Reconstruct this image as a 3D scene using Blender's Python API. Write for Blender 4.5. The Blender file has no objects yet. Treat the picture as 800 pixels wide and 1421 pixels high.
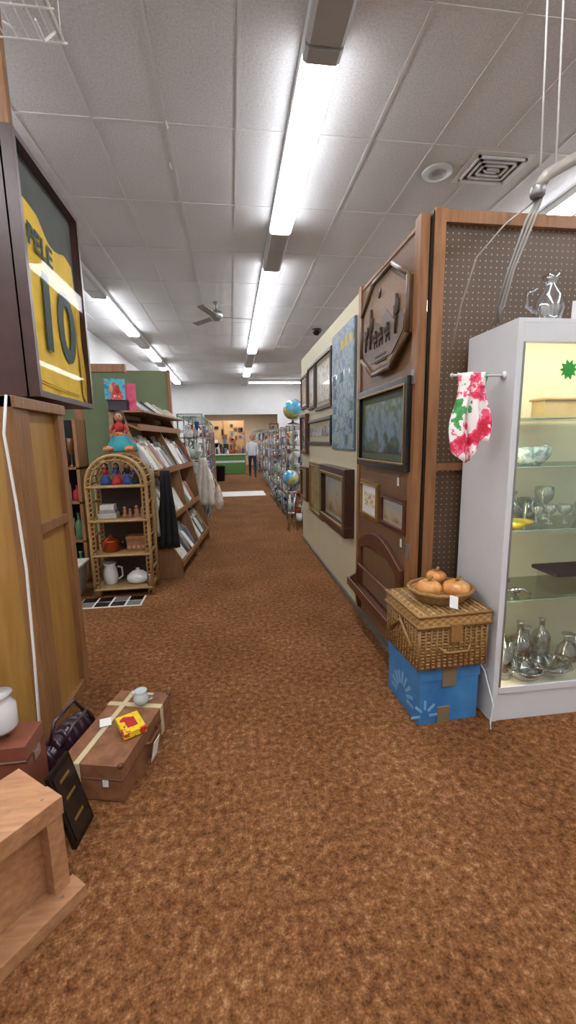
import bpy, math, random
from mathutils import Matrix, Vector, Euler
random.seed(7)
S=bpy.context.scene
COL=bpy.context.collection
pi=math.pi
# ------------------------------------------------------------------ materials
def C(h,a=1.0):
    h=h.lstrip('#'); o=[]
    for i in (0,2,4):
        v=int(h[i:i+2],16)/255; o.append(v/12.92 if v<=.04045 else ((v+.055)/1.055)**2.4)
    return (o[0],o[1],o[2],a)
def new(name):
    m=bpy.data.materials.new(name); m.use_nodes=True
    nt=m.node_tree; b=nt.nodes['Principled BSDF']
    return m,nt,b
def ramp(nt,stops,interp='LINEAR'):
    r=nt.nodes.new('ShaderNodeValToRGB'); r.color_ramp.interpolation=interp
    e=r.color_ramp.elements
    while len(e)>1: e.remove(e[-1])
    e[0].position=stops[0][0]; e[0].color=stops[0][1]
    for p,c in stops[1:]:
        k=e.new(p); k.color=c
    return r
def coords(nt,scale=(1,1,1),kind='Object'):
    t=nt.nodes.new('ShaderNodeTexCoord'); mp=nt.nodes.new('ShaderNodeMapping')
    mp.inputs['Scale'].default_value=scale
    nt.links.new(t.outputs[kind],mp.inputs[0]); return mp
def noise(nt,vec,scale,detail=3,rough=.5):
    n=nt.nodes.new('ShaderNodeTexNoise'); n.inputs['Scale'].default_value=scale
    n.inputs['Detail'].default_value=detail; n.inputs['Roughness'].default_value=rough
    nt.links.new(vec.outputs[0],n.inputs['Vector']); return n
def bump(nt,b,src,strength=.3,dist=.01):
    bp=nt.nodes.new('ShaderNodeBump'); bp.inputs['Strength'].default_value=strength
    bp.inputs['Distance'].default_value=dist
    nt.links.new(src,bp.inputs['Height']); nt.links.new(bp.outputs[0],b.inputs['Normal'])
def shade(c,k): return (min(1,c[0]*k),min(1,c[1]*k),min(1,c[2]*k),1)
def plain(name,hexc,rough=.5,metal=0,var=.12,scale=12,bmp=0,coat=0):
    m,nt,b=new(name); c=C(hexc)
    n=noise(nt,coords(nt),scale)
    r=ramp(nt,[(.3,shade(c,1-var)),(.7,shade(c,1+var))])
    nt.links.new(n.outputs[0],r.inputs[0]); nt.links.new(r.outputs[0],b.inputs['Base Color'])
    b.inputs['Roughness'].default_value=rough; b.inputs['Metallic'].default_value=metal
    b.inputs['Coat Weight'].default_value=coat
    if bmp: bump(nt,b,n.outputs[0],bmp)
    return m
def wood(name,c1,c2,stretch=(14,14,1.2),rough=.45):
    m,nt,b=new(name)
    n=noise(nt,coords(nt,stretch),3,6,.6)
    r=ramp(nt,[(.3,C(c1)),(.7,C(c2))])
    nt.links.new(n.outputs[0],r.inputs[0]); nt.links.new(r.outputs[0],b.inputs['Base Color'])
    b.inputs['Roughness'].default_value=rough; bump(nt,b,n.outputs[0],.12,.004)
    return m
def multi(name,cols,scale=6,rough=.5,grad=0,bmp=0,coat=0,kind='Object',stretch=(1,1,1),interp='LINEAR'):
    m,nt,b=new(name)
    mp=coords(nt,stretch,kind); n=noise(nt,mp,scale,4,.6); src=n.outputs[0]
    if grad:
        t=nt.nodes.new('ShaderNodeTexCoord'); sx=nt.nodes.new('ShaderNodeSeparateXYZ')
        nt.links.new(t.outputs['Generated'],sx.inputs[0])
        ma=nt.nodes.new('ShaderNodeMath'); ma.operation='MULTIPLY_ADD'; ma.inputs[1].default_value=grad
        nt.links.new(sx.outputs[2],ma.inputs[0])
        mb=nt.nodes.new('ShaderNodeMath'); mb.operation='MULTIPLY'; mb.inputs[1].default_value=1-grad
        nt.links.new(src,mb.inputs[0]); nt.links.new(mb.outputs[0],ma.inputs[2]); src=ma.outputs[0]
    k=len(cols); st=[(.32+.36*i/max(1,k-1) if not grad else .2+.6*i/max(1,k-1),C(c)) for i,c in enumerate(cols)]
    r=ramp(nt,st,interp); nt.links.new(src,r.inputs[0]); nt.links.new(r.outputs[0],b.inputs['Base Color'])
    b.inputs['Roughness'].default_value=rough; b.inputs['Coat Weight'].default_value=coat
    if bmp: bump(nt,b,n.outputs[0],bmp)
    return m
def emit(name,hexc,s):
    m,nt,b=new(name); b.inputs['Base Color'].default_value=C(hexc)
    b.inputs['Emission Color'].default_value=C(hexc); b.inputs['Emission Strength'].default_value=s
    return m
def glassy(name,tint='ffffff',fac=.12,rough=.03,k=.55):
    m=bpy.data.materials.new(name); m.use_nodes=True; nt=m.node_tree; nt.nodes.clear()
    o=nt.nodes.new('ShaderNodeOutputMaterial'); mx=nt.nodes.new('ShaderNodeMixShader')
    t=nt.nodes.new('ShaderNodeBsdfTransparent'); g=nt.nodes.new('ShaderNodeBsdfGlossy')
    t.inputs[0].default_value=C(tint); g.inputs['Roughness'].default_value=rough
    lw=nt.nodes.new('ShaderNodeLayerWeight'); lw.inputs[0].default_value=.35
    ma=nt.nodes.new('ShaderNodeMath'); ma.operation='MULTIPLY_ADD'; ma.inputs[1].default_value=k; ma.inputs[2].default_value=fac
    nt.links.new(lw.outputs['Facing'],ma.inputs[0]); nt.links.new(ma.outputs[0],mx.inputs[0])
    nt.links.new(t.outputs[0],mx.inputs[1]); nt.links.new(g.outputs[0],mx.inputs[2]); nt.links.new(mx.outputs[0],o.inputs[0])
    return m
def peg(name,base1,base2,hole,axes,s=.03,r=.12):
    m,nt,b=new(name)
    mp=coords(nt); n=noise(nt,mp,3,4)
    rp=ramp(nt,[(.3,C(base1)),(.7,C(base2))]); nt.links.new(n.outputs[0],rp.inputs[0])
    sx=nt.nodes.new('ShaderNodeSeparateXYZ'); nt.links.new(mp.outputs[0],sx.inputs[0])
    sq=[]
    for a in axes:
        x=nt.nodes.new('ShaderNodeMath'); x.operation='DIVIDE'; x.inputs[1].default_value=s; nt.links.new(sx.outputs[a],x.inputs[0])
        y=nt.nodes.new('ShaderNodeMath'); y.operation='FRACT'; nt.links.new(x.outputs[0],y.inputs[0])
        z=nt.nodes.new('ShaderNodeMath'); z.operation='SUBTRACT'; z.inputs[1].default_value=.5; nt.links.new(y.outputs[0],z.inputs[0])
        w=nt.nodes.new('ShaderNodeMath'); w.operation='MULTIPLY'; nt.links.new(z.outputs[0],w.inputs[0]); nt.links.new(z.outputs[0],w.inputs[1]); sq.append(w)
    ad=nt.nodes.new('ShaderNodeMath'); ad.operation='ADD'; nt.links.new(sq[0].outputs[0],ad.inputs[0]); nt.links.new(sq[1].outputs[0],ad.inputs[1])
    lt=nt.nodes.new('ShaderNodeMath'); lt.operation='LESS_THAN'; lt.inputs[1].default_value=r*r; nt.links.new(ad.outputs[0],lt.inputs[0])
    mx=nt.nodes.new('ShaderNodeMix'); mx.data_type='RGBA'; nt.links.new(lt.outputs[0],mx.inputs[0])
    nt.links.new(rp.outputs[0],mx.inputs[6]); mx.inputs[7].default_value=C(hole); nt.links.new(mx.outputs[2],b.inputs['Base Color'])
    b.inputs['Roughness'].default_value=.45
    return m
def checker(name,c1,c2,scale,rough=.5,kind='Object'):
    m,nt,b=new(name); mp=coords(nt,scale,kind); k=nt.nodes.new('ShaderNodeTexChecker'); k.inputs['Scale'].default_value=1
    k.inputs[1].default_value=C(c1); k.inputs[2].default_value=C(c2)
    nt.links.new(mp.outputs[0],k.inputs[0]); nt.links.new(k.outputs[0],b.inputs['Base Color']); bump(nt,b,k.outputs[1],.5,.004)
    b.inputs['Roughness'].default_value=rough; return m

def carpet():
    m,nt,b=new('carpet_brown_shag'); mp=coords(nt)
    n1=noise(nt,mp,34,5,.74); n2=noise(nt,mp,2.0,3,.5); n3=noise(nt,mp,130,2,.6)
    a=nt.nodes.new('ShaderNodeMath'); a.operation='MULTIPLY_ADD'; a.inputs[1].default_value=.62
    nt.links.new(n1.outputs[0],a.inputs[0])
    c=nt.nodes.new('ShaderNodeMath'); c.operation='MULTIPLY'; c.inputs[1].default_value=.14; nt.links.new(n2.outputs[0],c.inputs[0])
    d=nt.nodes.new('ShaderNodeMath'); d.operation='MULTIPLY_ADD'; d.inputs[1].default_value=.24; nt.links.new(n3.outputs[0],d.inputs[0]); nt.links.new(c.outputs[0],d.inputs[2])
    nt.links.new(d.outputs[0],a.inputs[2])
    r=ramp(nt,[(.38,C('452a18')),(.46,C('684225')),(.54,C('805634')),(.64,C('a8825c'))])
    nt.links.new(a.outputs[0],r.inputs[0]); nt.links.new(r.outputs[0],b.inputs['Base Color'])
    b.inputs['Roughness'].default_value=.95; b.inputs['Specular IOR Level'].default_value=.1
    bump(nt,b,a.outputs[0],.5,.02); return m
def ceilmat():
    m,nt,b=new('acoustic_ceiling_tile'); mp=coords(nt)
    n=noise(nt,mp,60,4,.7); n2=noise(nt,mp,.8,2)
    r=ramp(nt,[(.3,C('c6c6c6')),(.6,C('e0e0e0'))]); nt.links.new(n.outputs[0],r.inputs[0])
    r2=ramp(nt,[(.3,C('eeeeee')),(.7,C('ffffff'))]); nt.links.new(n2.outputs[0],r2.inputs[0])
    mx=nt.nodes.new('ShaderNodeMix'); mx.data_type='RGBA'; mx.blend_type='MULTIPLY'; mx.inputs[0].default_value=1
    nt.links.new(r.outputs[0],mx.inputs[6]); nt.links.new(r2.outputs[0],mx.inputs[7]); nt.links.new(mx.outputs[2],b.inputs['Base Color'])
    b.inputs['Roughness'].default_value=.9; bump(nt,b,n.outputs[0],.3,.01); return m

CARPET=carpet(); CEIL=ceilmat()
WHITEWALL=plain('painted_white_wall','d8d8d6',.7,var=.04,scale=2)
CREAM=plain('cream_paint','cdc4a4',.6,var=.04,scale=2)
GREEN=plain('green_paint','788460',.6,var=.06,scale=3)
GRIDM=plain('white_tbar','d0d0ce',.5,var=.03)
HOUS=plain('fixture_white_enamel','c4c4c2',.4,var=.03)
HOUSD=plain('unlit_diffuser','a4a3a1',.4,var=.03)
LENS=emit('lit_diffuser','f4f6fc',19)
PEGB=peg('pegboard_dark_brown','52402f','604a38','a8987c',(0,2),.032,.12)  # pale hole colour paints in the light coming through the holes
PEGS=peg('pegboard_side_brown','6e5036','7d5c3e','4a3624',(1,2),.028,.14)
TRIMW=wood('orange_pine','7d522f','9e6e44')
TRIMD=wood('walnut_trim','4a2a16','6e4222')
GOLDW=wood('gold_plywood','946a30','ac8444',(8,8,.8),.4)
POSTW=wood('stained_pine','74502f','986c42')
CRATEW=wood('crate_pine','966848','bc8c64',(2,14,14))
WHITE=plain('white_laminate','cecfcf',.35,var=.02)
INT=plain('cream_cabinet_interior','e0dac6',.5,var=.03)
BLACK=plain('black_lacquer','141211',.25,var=.2)
BLK2=plain('black_fabric','19181a',.9,var=.2,bmp=.3)
MAROON=plain('maroon_frame','3e221c',.3,var=.2)
GLASS=glassy('clear_glass','f8fbf9',.03,k=.25)
GLASSF=glassy('picture_glass','ffffff',.006,k=.025)
SHELFG=glassy('shelf_glass','dfeae4',.08,k=.35)
WARE=glassy('crystal_glassware','e9eef0',.28,.08)
CHROME=plain('chrome','c8c8c8',.2,1,var=.05)
STEEL=plain('grey_steel','8c8c8a',.4,.6,var=.05)
PALEMET=plain('pale_painted_pipe','a8a298',.4,.2,var=.05)
CERW=plain('white_ceramic','d4d3d0',.2,var=.03,coat=.3)
CREAMC=plain('cream_canvas','bfae88',.8,var=.08)
BROWNL=multi('brown_leatherette',['70482f','80563a','906446'],20,.45,bmp=.1)
REDBR=multi('reddish_leatherette',['703e2e','844c38'],14,.4)
PAPER=plain('white_paper','dcdad4',.8,var=.03)
RATTAN=wood('rattan','8a6840','b8965e',(30,30,30),.5)
COPPER=plain('copper','b3562a',.25,.8,var=.1)
ORANGE=multi('orange_ceramic',['b87038','cc8c4a','dca058'],10,.3,coat=.3)
YEL=plain('yellow_cloth','d4ae26',.8,var=.14,scale=9,bmp=.3)
DGREEN=plain('dark_green_print','123026',.7,var=.1)
SKIN=plain('skin','b47c5e',.6,var=.05)
HAIR=plain('dark_hair','17110e',.6,var=.2)
TEAL=plain('teal_cloth','1f7f88',.7,var=.2); RED=plain('red_cloth','a3201f',.7,var=.2)
BLUE=plain('blue_cloth','27427f',.7,var=.2)
DARKW=wood('dark_walnut','2a1810','462a1c',(14,3,14),.35)
DARKW2=wood('mahogany','3e1c10','5e2e1a',(14,3,14),.35)
GOLDF=plain('gilt_frame','8c6a36',.4,.4,var=.15)
palette=[plain('cover_%d'%i,h,.5,var=.15,scale=20) for i,h in enumerate(['c8c4ba','aaa49a','8b3a32','3d5876','b4a873','6b7a70','2c2a2c','d4d0c8','96664a','4c6b4a','b49090','8e8a88'])]

# ------------------------------------------------------------------ mesh builder
class M:
    def __init__(s,name): s.n=name; s.v=[]; s.f=[]; s.fm=[]; s.sm=[]; s.mats=[]; s.T=Matrix.Identity(4)
    def mi(s,m):
        if m not in s.mats: s.mats.append(m)
        return s.mats.index(m)
    def add(s,vs,fs,m,smooth=False):
        o=len(s.v); s.v+=[tuple(s.T@Vector(p)) for p in vs]; k=s.mi(m)
        for f in fs: s.f.append([i+o for i in f]); s.fm.append(k); s.sm.append(smooth)
        return s
    def box(s,x0,x1,y0,y1,z0,z1,m,b=0):
        if x0>x1:x0,x1=x1,x0
        if y0>y1:y0,y1=y1,y0
        if z0>z1:z0,z1=z1,z0
        v=[(x,y,z) for x in(x0,x1) for y in(y0,y1) for z in(z0,z1)]
        return s.add(v,[(0,1,3,2),(4,6,7,5),(0,4,5,1),(2,3,7,6),(0,2,6,4),(1,5,7,3)],m)
    def obox(s,c,size,rot,m):
        R=Matrix.Translation(c)@Euler(rot).to_matrix().to_4x4()
        a,b,d=[q/2 for q in size]
        v=[tuple(R@Vector((x,y,z))) for x in(-a,a) for y in(-b,b) for z in(-d,d)]
        return s.add(v,[(0,1,3,2),(4,6,7,5),(0,4,5,1),(2,3,7,6),(0,2,6,4),(1,5,7,3)],m)
    def lathe(s,prof,c,m,n=20,sx=1,sy=1,smooth=True,rot=None):
        v=[];f=[]
        R=Euler(rot).to_matrix() if rot else None
        for r,z in prof:
            for i in range(n):
                a=2*pi*i/n; p=Vector((r*math.cos(a)*sx,r*math.sin(a)*sy,z))
                if R: p=R@p
                v.append((c[0]+p[0],c[1]+p[1],c[2]+p[2]))
        for j in range(len(prof)-1):
            for i in range(n): f.append((j*n+i,j*n+(i+1)%n,(j+1)*n+(i+1)%n,(j+1)*n+i))
        f.append(tuple(range(n-1,-1,-1))); f.append(tuple(range((len(prof)-1)*n,len(prof)*n)))
        return s.add(v,f,m,smooth)
    def sph(s,c,r,m,n=16,rot=None):
        if not hasattr(r,'__len__'): r=(r,r,r)
        k=max(6,n//2+2)
        pr=[(max(.001,math.sin(pi*j/k)),-math.cos(pi*j/k)) for j in range(k+1)]
        v=[];f=[]; R=Euler(rot).to_matrix() if rot else None
        for a,z in pr:
            for i in range(n):
                t=2*pi*i/n; p=Vector((a*math.cos(t)*r[0],a*math.sin(t)*r[1],z*r[2]))
                if R:p=R@p
                v.append((c[0]+p[0],c[1]+p[1],c[2]+p[2]))
        for j in range(k):
            for i in range(n): f.append((j*n+i,j*n+(i+1)%n,(j+1)*n+(i+1)%n,(j+1)*n+i))
        return s.add(v,f,m,True)
    def tube(s,pts,r,m,n=8,closed=False):
        P=[Vector(p) for p in pts]; k=len(P); v=[];f=[]
        rr=r if hasattr(r,'__len__') else [r]*k
        up=Vector((.13,.31,.94)).normalized()
        for i,p in enumerate(P):
            a=P[(i-1)%k] if (i>0 or closed) else P[i]; b=P[(i+1)%k] if (i<k-1 or closed) else P[i]
            d=(b-a).normalized(); u=up.cross(d)
            if u.length<.05: u=Vector((1,0,0)).cross(d)
            u.normalize(); w=d.cross(u)
            for j in range(n):
                t=2*pi*j/n; v.append(tuple(p+u*math.cos(t)*rr[i]+w*math.sin(t)*rr[i]))
        for i in range(k if closed else k-1):
            for j in range(n): f.append((i*n+j,i*n+(j+1)%n,((i+1)%k)*n+(j+1)%n,((i+1)%k)*n+j))
        if not closed: f.append(tuple(range(n-1,-1,-1))); f.append(tuple(range((k-1)*n,k*n)))
        return s.add(v,f,m,True)
    def prism(s,poly,ax,a,b,m):
        n=len(poly)
        def mk(p,t): return {'x':(t,p[0],p[1]),'y':(p[0],t,p[1]),'z':(p[0],p[1],t)}[ax]
        v=[mk(p,a) for p in poly]+[mk(p,b) for p in poly]
        f=[tuple(range(n)),tuple(range(2*n-1,n-1,-1))]+[(i,i+n,(i+1)%n+n,(i+1)%n) for i in range(n)]
        return s.add(v,f,m)
    def grid(s,fn,nu,nv,m):
        v=[fn(i/nu,j/nv) for i in range(nu+1) for j in range(nv+1)]
        f=[(i*(nv+1)+j,(i+1)*(nv+1)+j,(i+1)*(nv+1)+j+1,i*(nv+1)+j+1) for i in range(nu) for j in range(nv)]
        return s.add(v,f,m,True)
    def done(s,bevel=0,solid=0,parent=None):
        me=bpy.data.meshes.new(s.n); me.from_pydata(s.v,[],s.f); me.update()
        for m in s.mats: me.materials.append(m)
        for p,k,sm in zip(me.polygons,s.fm,s.sm): p.material_index=k; p.use_smooth=sm
        import bmesh
        bm=bmesh.new(); bm.from_mesh(me); bmesh.ops.recalc_face_normals(bm,faces=bm.faces); bm.to_mesh(me); bm.free()
        o=bpy.data.objects.new(s.n,me); COL.objects.link(o)
        if solid: q=o.modifiers.new('s','SOLIDIFY'); q.thickness=solid
        if bevel: q=o.modifiers.new('b','BEVEL'); q.width=bevel; q.segments=2; q.limit_method='ANGLE'
        if parent: o.parent=parent
        return o
def box1(name,*a,bevel=0):
    x=M(name); x.box(*a); return x.done(bevel)

# ------------------------------------------------------------------ room shell
HC=3.9
box1('floor',-3.2,6.2,-2.2,27.2,-.1,0,CARPET)
box1('ceiling',-3.2,6.2,-2.2,19.1,HC,HC+.1,CEIL)
box1('wall_left',-3.1,-3.0,-2.1,27,0,HC,WHITEWALL)
box1('wall_right',6.0,6.1,-2.1,27,0,HC,WHITEWALL)
box1('wall_back',-3.0,6.0,-2.1,-2.0,0,HC,WHITEWALL)
w=M('wall_far'); w.box(-3,6,19,19.1,2.62,HC,WHITEWALL); w.box(-3,-1.1,19,19.1,0,2.62,WHITEWALL); w.box(2.1,6,19,19.1,0,2.62,WHITEWALL); w.done()
box1('ceiling_annex',-3,6,19.1,27,3.1,3.2,CEIL)
box1('wall_annex',-3,6,26.9,27,0,3.2,plain('tan_wall','c0ab8a',.6,var=.06,scale=3))
g=M('ceiling_grid_trim')
x=-.41-.553*4
while x<6: g.box(x-.011,x+.011,-2,19,HC-.006,HC-.0005,GRIDM); x+=.553
y=3.83-1.11*5
while y<19: g.box(-3,6,y-.011,y+.011,HC-.0055,HC-.0006,GRIDM); y+=1.11
g.done()
box1('trim_floor_strip',-.42,.9,11.35,12.45,0,.006,plain('white_vinyl_strip','c8c8c4',.4,var=.04))

# fluorescent rows
def row(xc,segs,y0,y1):
    b=M('fluorescent_light_fixture')
    b.box(xc-.12,xc+.12,y0,y1,HC-.078,HC-.0065,HOUS)
    y=y0; cuts=sorted(segs)
    def seg(a,c,m):
        b.prism([(xc-.118,HC-.078),(xc-.118,HC-.112),(xc-.095,HC-.13),(xc+.095,HC-.13),(xc+.118,HC-.112),(xc+.118,HC-.078)],'y',a+.012,c-.012,m)
    for a,c in cuts:
        while y<a-.02:
            e=min(a,y+1.1); seg(y,e,HOUSD); y=e
        while y<c-.02:
            e=min(c,y+1.1); seg(y,e,LENS); y=e
    while y<y1-.02:
        e=min(y1,y+1.1); seg(y,e,HOUSD); y=e
    b.done()
row(.65,[(-1.9,1.8),(3.03,5.23),(6.33,11.9),(14.2,16)],-1.9,18.6)
row(-2.03,[(-1.9,4),(7.7,10.2),(11.5,13.2),(14.2,18)],-1.9,18.6)
row(3.6,[(-1.9,2.4),(3.5,10),(12,17)],-1.9,18.6)
b=M('fluorescent_light_fixture'); b.box(.8,3.2,17.6,17.8,HC-.1,HC-.0065,HOUS); b.box(.82,3.18,17.62,17.78,HC-.13,HC-.1,LENS); b.done()
for xx,yy in((-1.2,20.2),(.2,20.6),(1.6,20.2),(-1.2,23.5),(.2,24),(1.6,23.5)):
    b=M('fluorescent_light_fixture'); b.box(xx-.3,xx+.3,yy,yy+1.2,3.04,3.1,HOUS); b.box(xx-.27,xx+.27,yy+.03,yy+1.17,3.02,3.04,LENS); b.done()

# ceiling bits
b=M('ceiling_speaker'); b.lathe([(.001,-.02),(.09,-.02),(.1,-.012),(.135,-.012),(.14,0)],(2.0,4.17,HC-.007),HOUS,28)
b.lathe([(.001,-.024),(.085,-.024),(.085,-.018)],(2.0,4.17,HC-.007),plain('speaker_mesh','8a8984',.6),28); b.done()
b=M('ceiling_air_vent')
VW=plain('vent_white','d8d7d4',.4,var=.03)
b.box(2.2,2.76,3.84,4.3,HC-.012,HC-.0065,VW)
VD=plain('vent_dark','2c2b29',.7)
b.box(2.25,2.71,3.89,4.25,HC-.015,HC-.012,VD)
for i in range(4):
    k=.05*i
    for (a0,a1,c0,c1) in ((2.25+k,2.71-k,3.89+k,3.91+k),(2.25+k,2.71-k,4.23-k,4.25-k),(2.25+k,2.27+k,3.89+k,4.25-k),(2.69-k,2.71-k,3.89+k,4.25-k)):
        b.box(a0,a1,c0,c1,HC-.03,HC-.014,VW)
b.done()
b=M('ceiling_fan')
b.lathe([(.05,0),(.05,-.03),(.015,-.04),(.015,-.14),(.1,-.16),(.12,-.22),(.1,-.28),(.04,-.31)],(-.17,8.1,HC-.006),STEEL,20)
for k in range(3):
    a=.15+k*2*pi/3
    b.obox((-.17+math.cos(a)*.38,8.1+math.sin(a)*.38,HC-.25),(.56,.12,.012),(.2,0,a),plain('fan_blade_%d'%k,'8d877c',.5))
b.done()
b=M('security_camera_dome'); b.lathe([(.11,0),(.11,-.03),(.09,-.08),(.05,-.12),(.001,-.13)],(2.0,9.8,HC-.006),BLACK,20); b.done()
for i,(sx,sy) in enumerate([(-.40,3.8),(-.44,4.3)]):
    b=M('ceiling_hook'); b.tube([(sx,sy,HC-.006),(sx,sy,HC-.03),(sx+.01,sy,HC-.045),(sx,sy,HC-.055)],.008,CERW); b.done()

# ------------------------------------------------------------------ right partition
XW=1.04
p=M('wall_partition_cream'); p.box(XW,XW+.06,3.4,6.2,0,2.58,CREAM); p.done()
p=M('wall_partition_brown'); p.box(XW,XW+.05,2.36,3.34,0,2.56,PEGS); p.done()
p=M('trim_partition')
p.box(XW-.012,XW+.06,3.34,3.4,0,2.6,TRIMW)
p.box(XW-.02,XW+.03,2.29,2.36,0,2.6,TRIMW); p.box(XW+.04,XW+.1,2.25,2.31,0,2.61,TRIMW)
p.box(XW+.035,XW+.04,2.26,2.3,0,2.6,BLACK)
p.box(XW-.005,XW+.055,2.36,3.34,2.56,2.58,TRIMW)
for z in (.75,1.75): p.box(XW-.026,XW-.02,2.3,2.34,z,z+.08,STEEL)
p.done()
p=M('baseboard_right'); p.box(XW-.02,XW,2.36,6.2,0,.035,plain('grey_base','6a665f',.5)); p.done()
p=M('wall_partition_pegboard'); p.box(XW+.1,3.4,2.29,2.31,0,2.56,PEGB)
p.box(XW+.1,3.4,2.26,2.31,2.55,2.61,TRIMW); p.box(XW+.1,3.4,2.265,2.31,1.27,1.31,TRIMW); p.box(3.36,3.4,2.26,2.31,0,2.6,TRIMW)
p.done()

def pic(name,y0,y1,z0,z1,fwid,dep,fm,am,matw=0,mm=None,tilt=0):
    b=M(name); x1=XW-.001; x0=x1-dep
    b.box(x0,x1,y0,y1,z0,z0+fwid,fm); b.box(x0,x1,y0,y1,z1-fwid,z1,fm)
    b.box(x0,x1,y0,y0+fwid,z0+fwid,z1-fwid,fm); b.box(x0,x1,y1-fwid,y1,z0+fwid,z1-fwid,fm)
    q=fwid*.3
    for (a,c,d,e) in ((y0+fwid-q,y1-fwid+q,z0+fwid-q,z0+fwid),(y0+fwid-q,y1-fwid+q,z1-fwid,z1-fwid+q),(y0+fwid-q,y0+fwid,z0+fwid,z1-fwid),(y1-fwid,y1-fwid+q,z0+fwid,z1-fwid)):
        b.box(x0-.004,x0+.002,a,c,d,e,GOLDF if fwid>.045 else fm)
    xm=x0+dep*.55
    if matw: b.box(xm,x1,y0+fwid,y1-fwid,z0+fwid,z1-fwid,mm)
    k=fwid+matw
    b.box(xm-.002,x1,y0+k,y1-k,z0+k,z1-k,am)
    return b
A1=multi('landscape_print',['1c2a18','4a6038','16241a','5f7a84','2c4028','7f9870','9db0b4'],8,.3,grad=.35,coat=.15)
A2=multi('flower_print',['6a8a4a','e4dac0','d8c8a0','a8584a','c9b58c'],16,.5,coat=.1)
A3=multi('sepia_print',['8f7a58','b7a27a','6f6a58','c9bda0'],6,.4,grad=.3,coat=.2)
A4=multi('poster_collage',['24384c','4f7088','8aa0a8','2f4a5c','5a8098'],12,.4,coat=.1)
A5=multi('pale_print',['5f7478','a89c84','c0b8a0','7a5a44','9aa8a0'],9,.3,coat=.2)
A6=multi('grey_print',['3c3a36','6d6a60','8a98a0','a88a60'],9,.25,coat=.2)
A7=multi('winter_print',['5a4632','8a6a48','b0a088','8a98a4','6e5a40'],6,.4,grad=.4,coat=.1)
A8=multi('gold_print',['6a4a24','9a7a3c','7a8a5a','b89858'],7,.4,coat=.1)
MATB=plain('mat_board','a89e84',.8,var=.04)
b=pic('framed_landscape_picture',2.33,3.28,1.26,1.80,.05,.05,BLACK,A1,.05,plain('green_mat','4c5240',.8)); b.done(.003)
b=pic('framed_small_picture',2.86,3.27,.86,1.14,.03,.025,GOLDF,A2,.06,PAPER); b.done(.003)
b=pic('framed_small_picture',2.37,2.80,.87,1.09,.03,.025,DARKW2,A7,.02,MATB); b.done(.003)
b=M('hanging_poster'); b.box(XW-.02,XW-.001,3.47,4.25,1.36,2.43,plain('poster_edge','5c6a72',.5)); b.box(XW-.023,XW-.02,3.48,4.24,1.37,2.42,A4)
PC=[plain('poster_patch_%d'%i,h,.5,var=.2,scale=30) for i,h in enumerate(['b8a038','7c949e','3a5060','8a938c','5c7c8a','44585c'])]
for i in range(5):
    for j in range(7):
        if random.random()<.6:
            yy=3.5+.145*i+random.uniform(0,.02); zz=1.4+.14*j+random.uniform(0,.02)
            b.box(XW-.0245,XW-.023,yy,yy+random.uniform(.08,.12),zz,zz+random.uniform(.07,.11),PC[0] if j==6 else random.choice(PC[1:]))
b.done()
b=pic('framed_picture',4.27,5.08,1.79,2.37,.035,.03,DARKW,A5,.05,MATB); b.done(.003)
b=pic('framed_picture',5.12,5.58,1.84,2.36,.03,.03,DARKW,A5,.04,MATB); b.done(.003)
b=pic('framed_picture',5.64,6.12,1.88,2.32,.03,.03,TRIMD,A3,.04,PAPER); b.done(.003)
b=pic('framed_picture',4.27,5.55,1.40,1.70,.035,.03,BLACK,A6,.06,MATB); b.done(.003)
b=pic('framed_picture',3.5,4.55,.60,1.20,.09,.09,DARKW,A7,.03,MATB); b.done(.006)
b=pic('framed_picture',4.66,5.5,.53,1.18,.05,.03,GOLDF,A8,.0,MATB); b.done(.004)
b=pic('framed_picture',5.62,6.1,1.27,1.8,.04,.05,DARKW2,A6,.03,MATB); b.done(.004)
b=pic('framed_picture',5.6,6.12,.63,1.09,.05,.05,DARKW2,A8,.03,MATB); b.done(.004)

# octagonal carved plaque
b=M('carved_wood_plaque')
yc,zc=2.80,2.19; hy,hz=.42,.30
def octa(hy,hz,c=.25): return [(yc-hy+c,zc-hz),(yc+hy-c,zc-hz),(yc+hy,zc-hz+c*.6),(yc+hy,zc+hz-c*.6),(yc+hy-c,zc+hz),(yc-hy+c,zc+hz),(yc-hy,zc+hz-c*.6),(yc-hy,zc-hz+c*.6)]
PLQ=wood('plaque_wood','745438','947050',(4,4,20)); PLD=wood('plaque_frame','4e3824','6c5034'); PLM=wood('plaque_relief','503826','66492f',(4,4,12))
b.prism(octa(hy,hz),'x',XW-.035,XW-.001,PLD)
o1=octa(hy,hz); b.prism(octa(hy-.035,hz-.035,.235),'x',XW-.038,XW-.034,PLQ)
for i in range(8):
    a=o1[i]; c=o1[(i+1)%8]
    b.tube([(XW-.04,a[0],a[1]),(XW-.04,c[0],c[1])],.014,PLD,8)
DR=plain('dark_carving','3a281a',.6)
b.prism([(yc-.37,zc-.04),(yc-.28,zc+.02),(yc-.2,zc-.02),(yc-.08,zc+.07),(yc+.02,zc+.0),(yc+.14,zc+.05),(yc+.24,zc-.01),(yc+.37,zc+.0),(yc+.37,zc-.08),(yc-.37,zc-.08)],'x',XW-.041,XW-.036,PLD)
b.prism([(yc-.37,zc-.08),(yc-.1,zc-.07),(yc+.15,zc-.09),(yc+.37,zc-.07),(yc+.37,zc-.12),(yc+.2,zc-.22),(yc-.2,zc-.22),(yc-.37,zc-.12)],'x',XW-.044,XW-.036,PLM)
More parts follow.
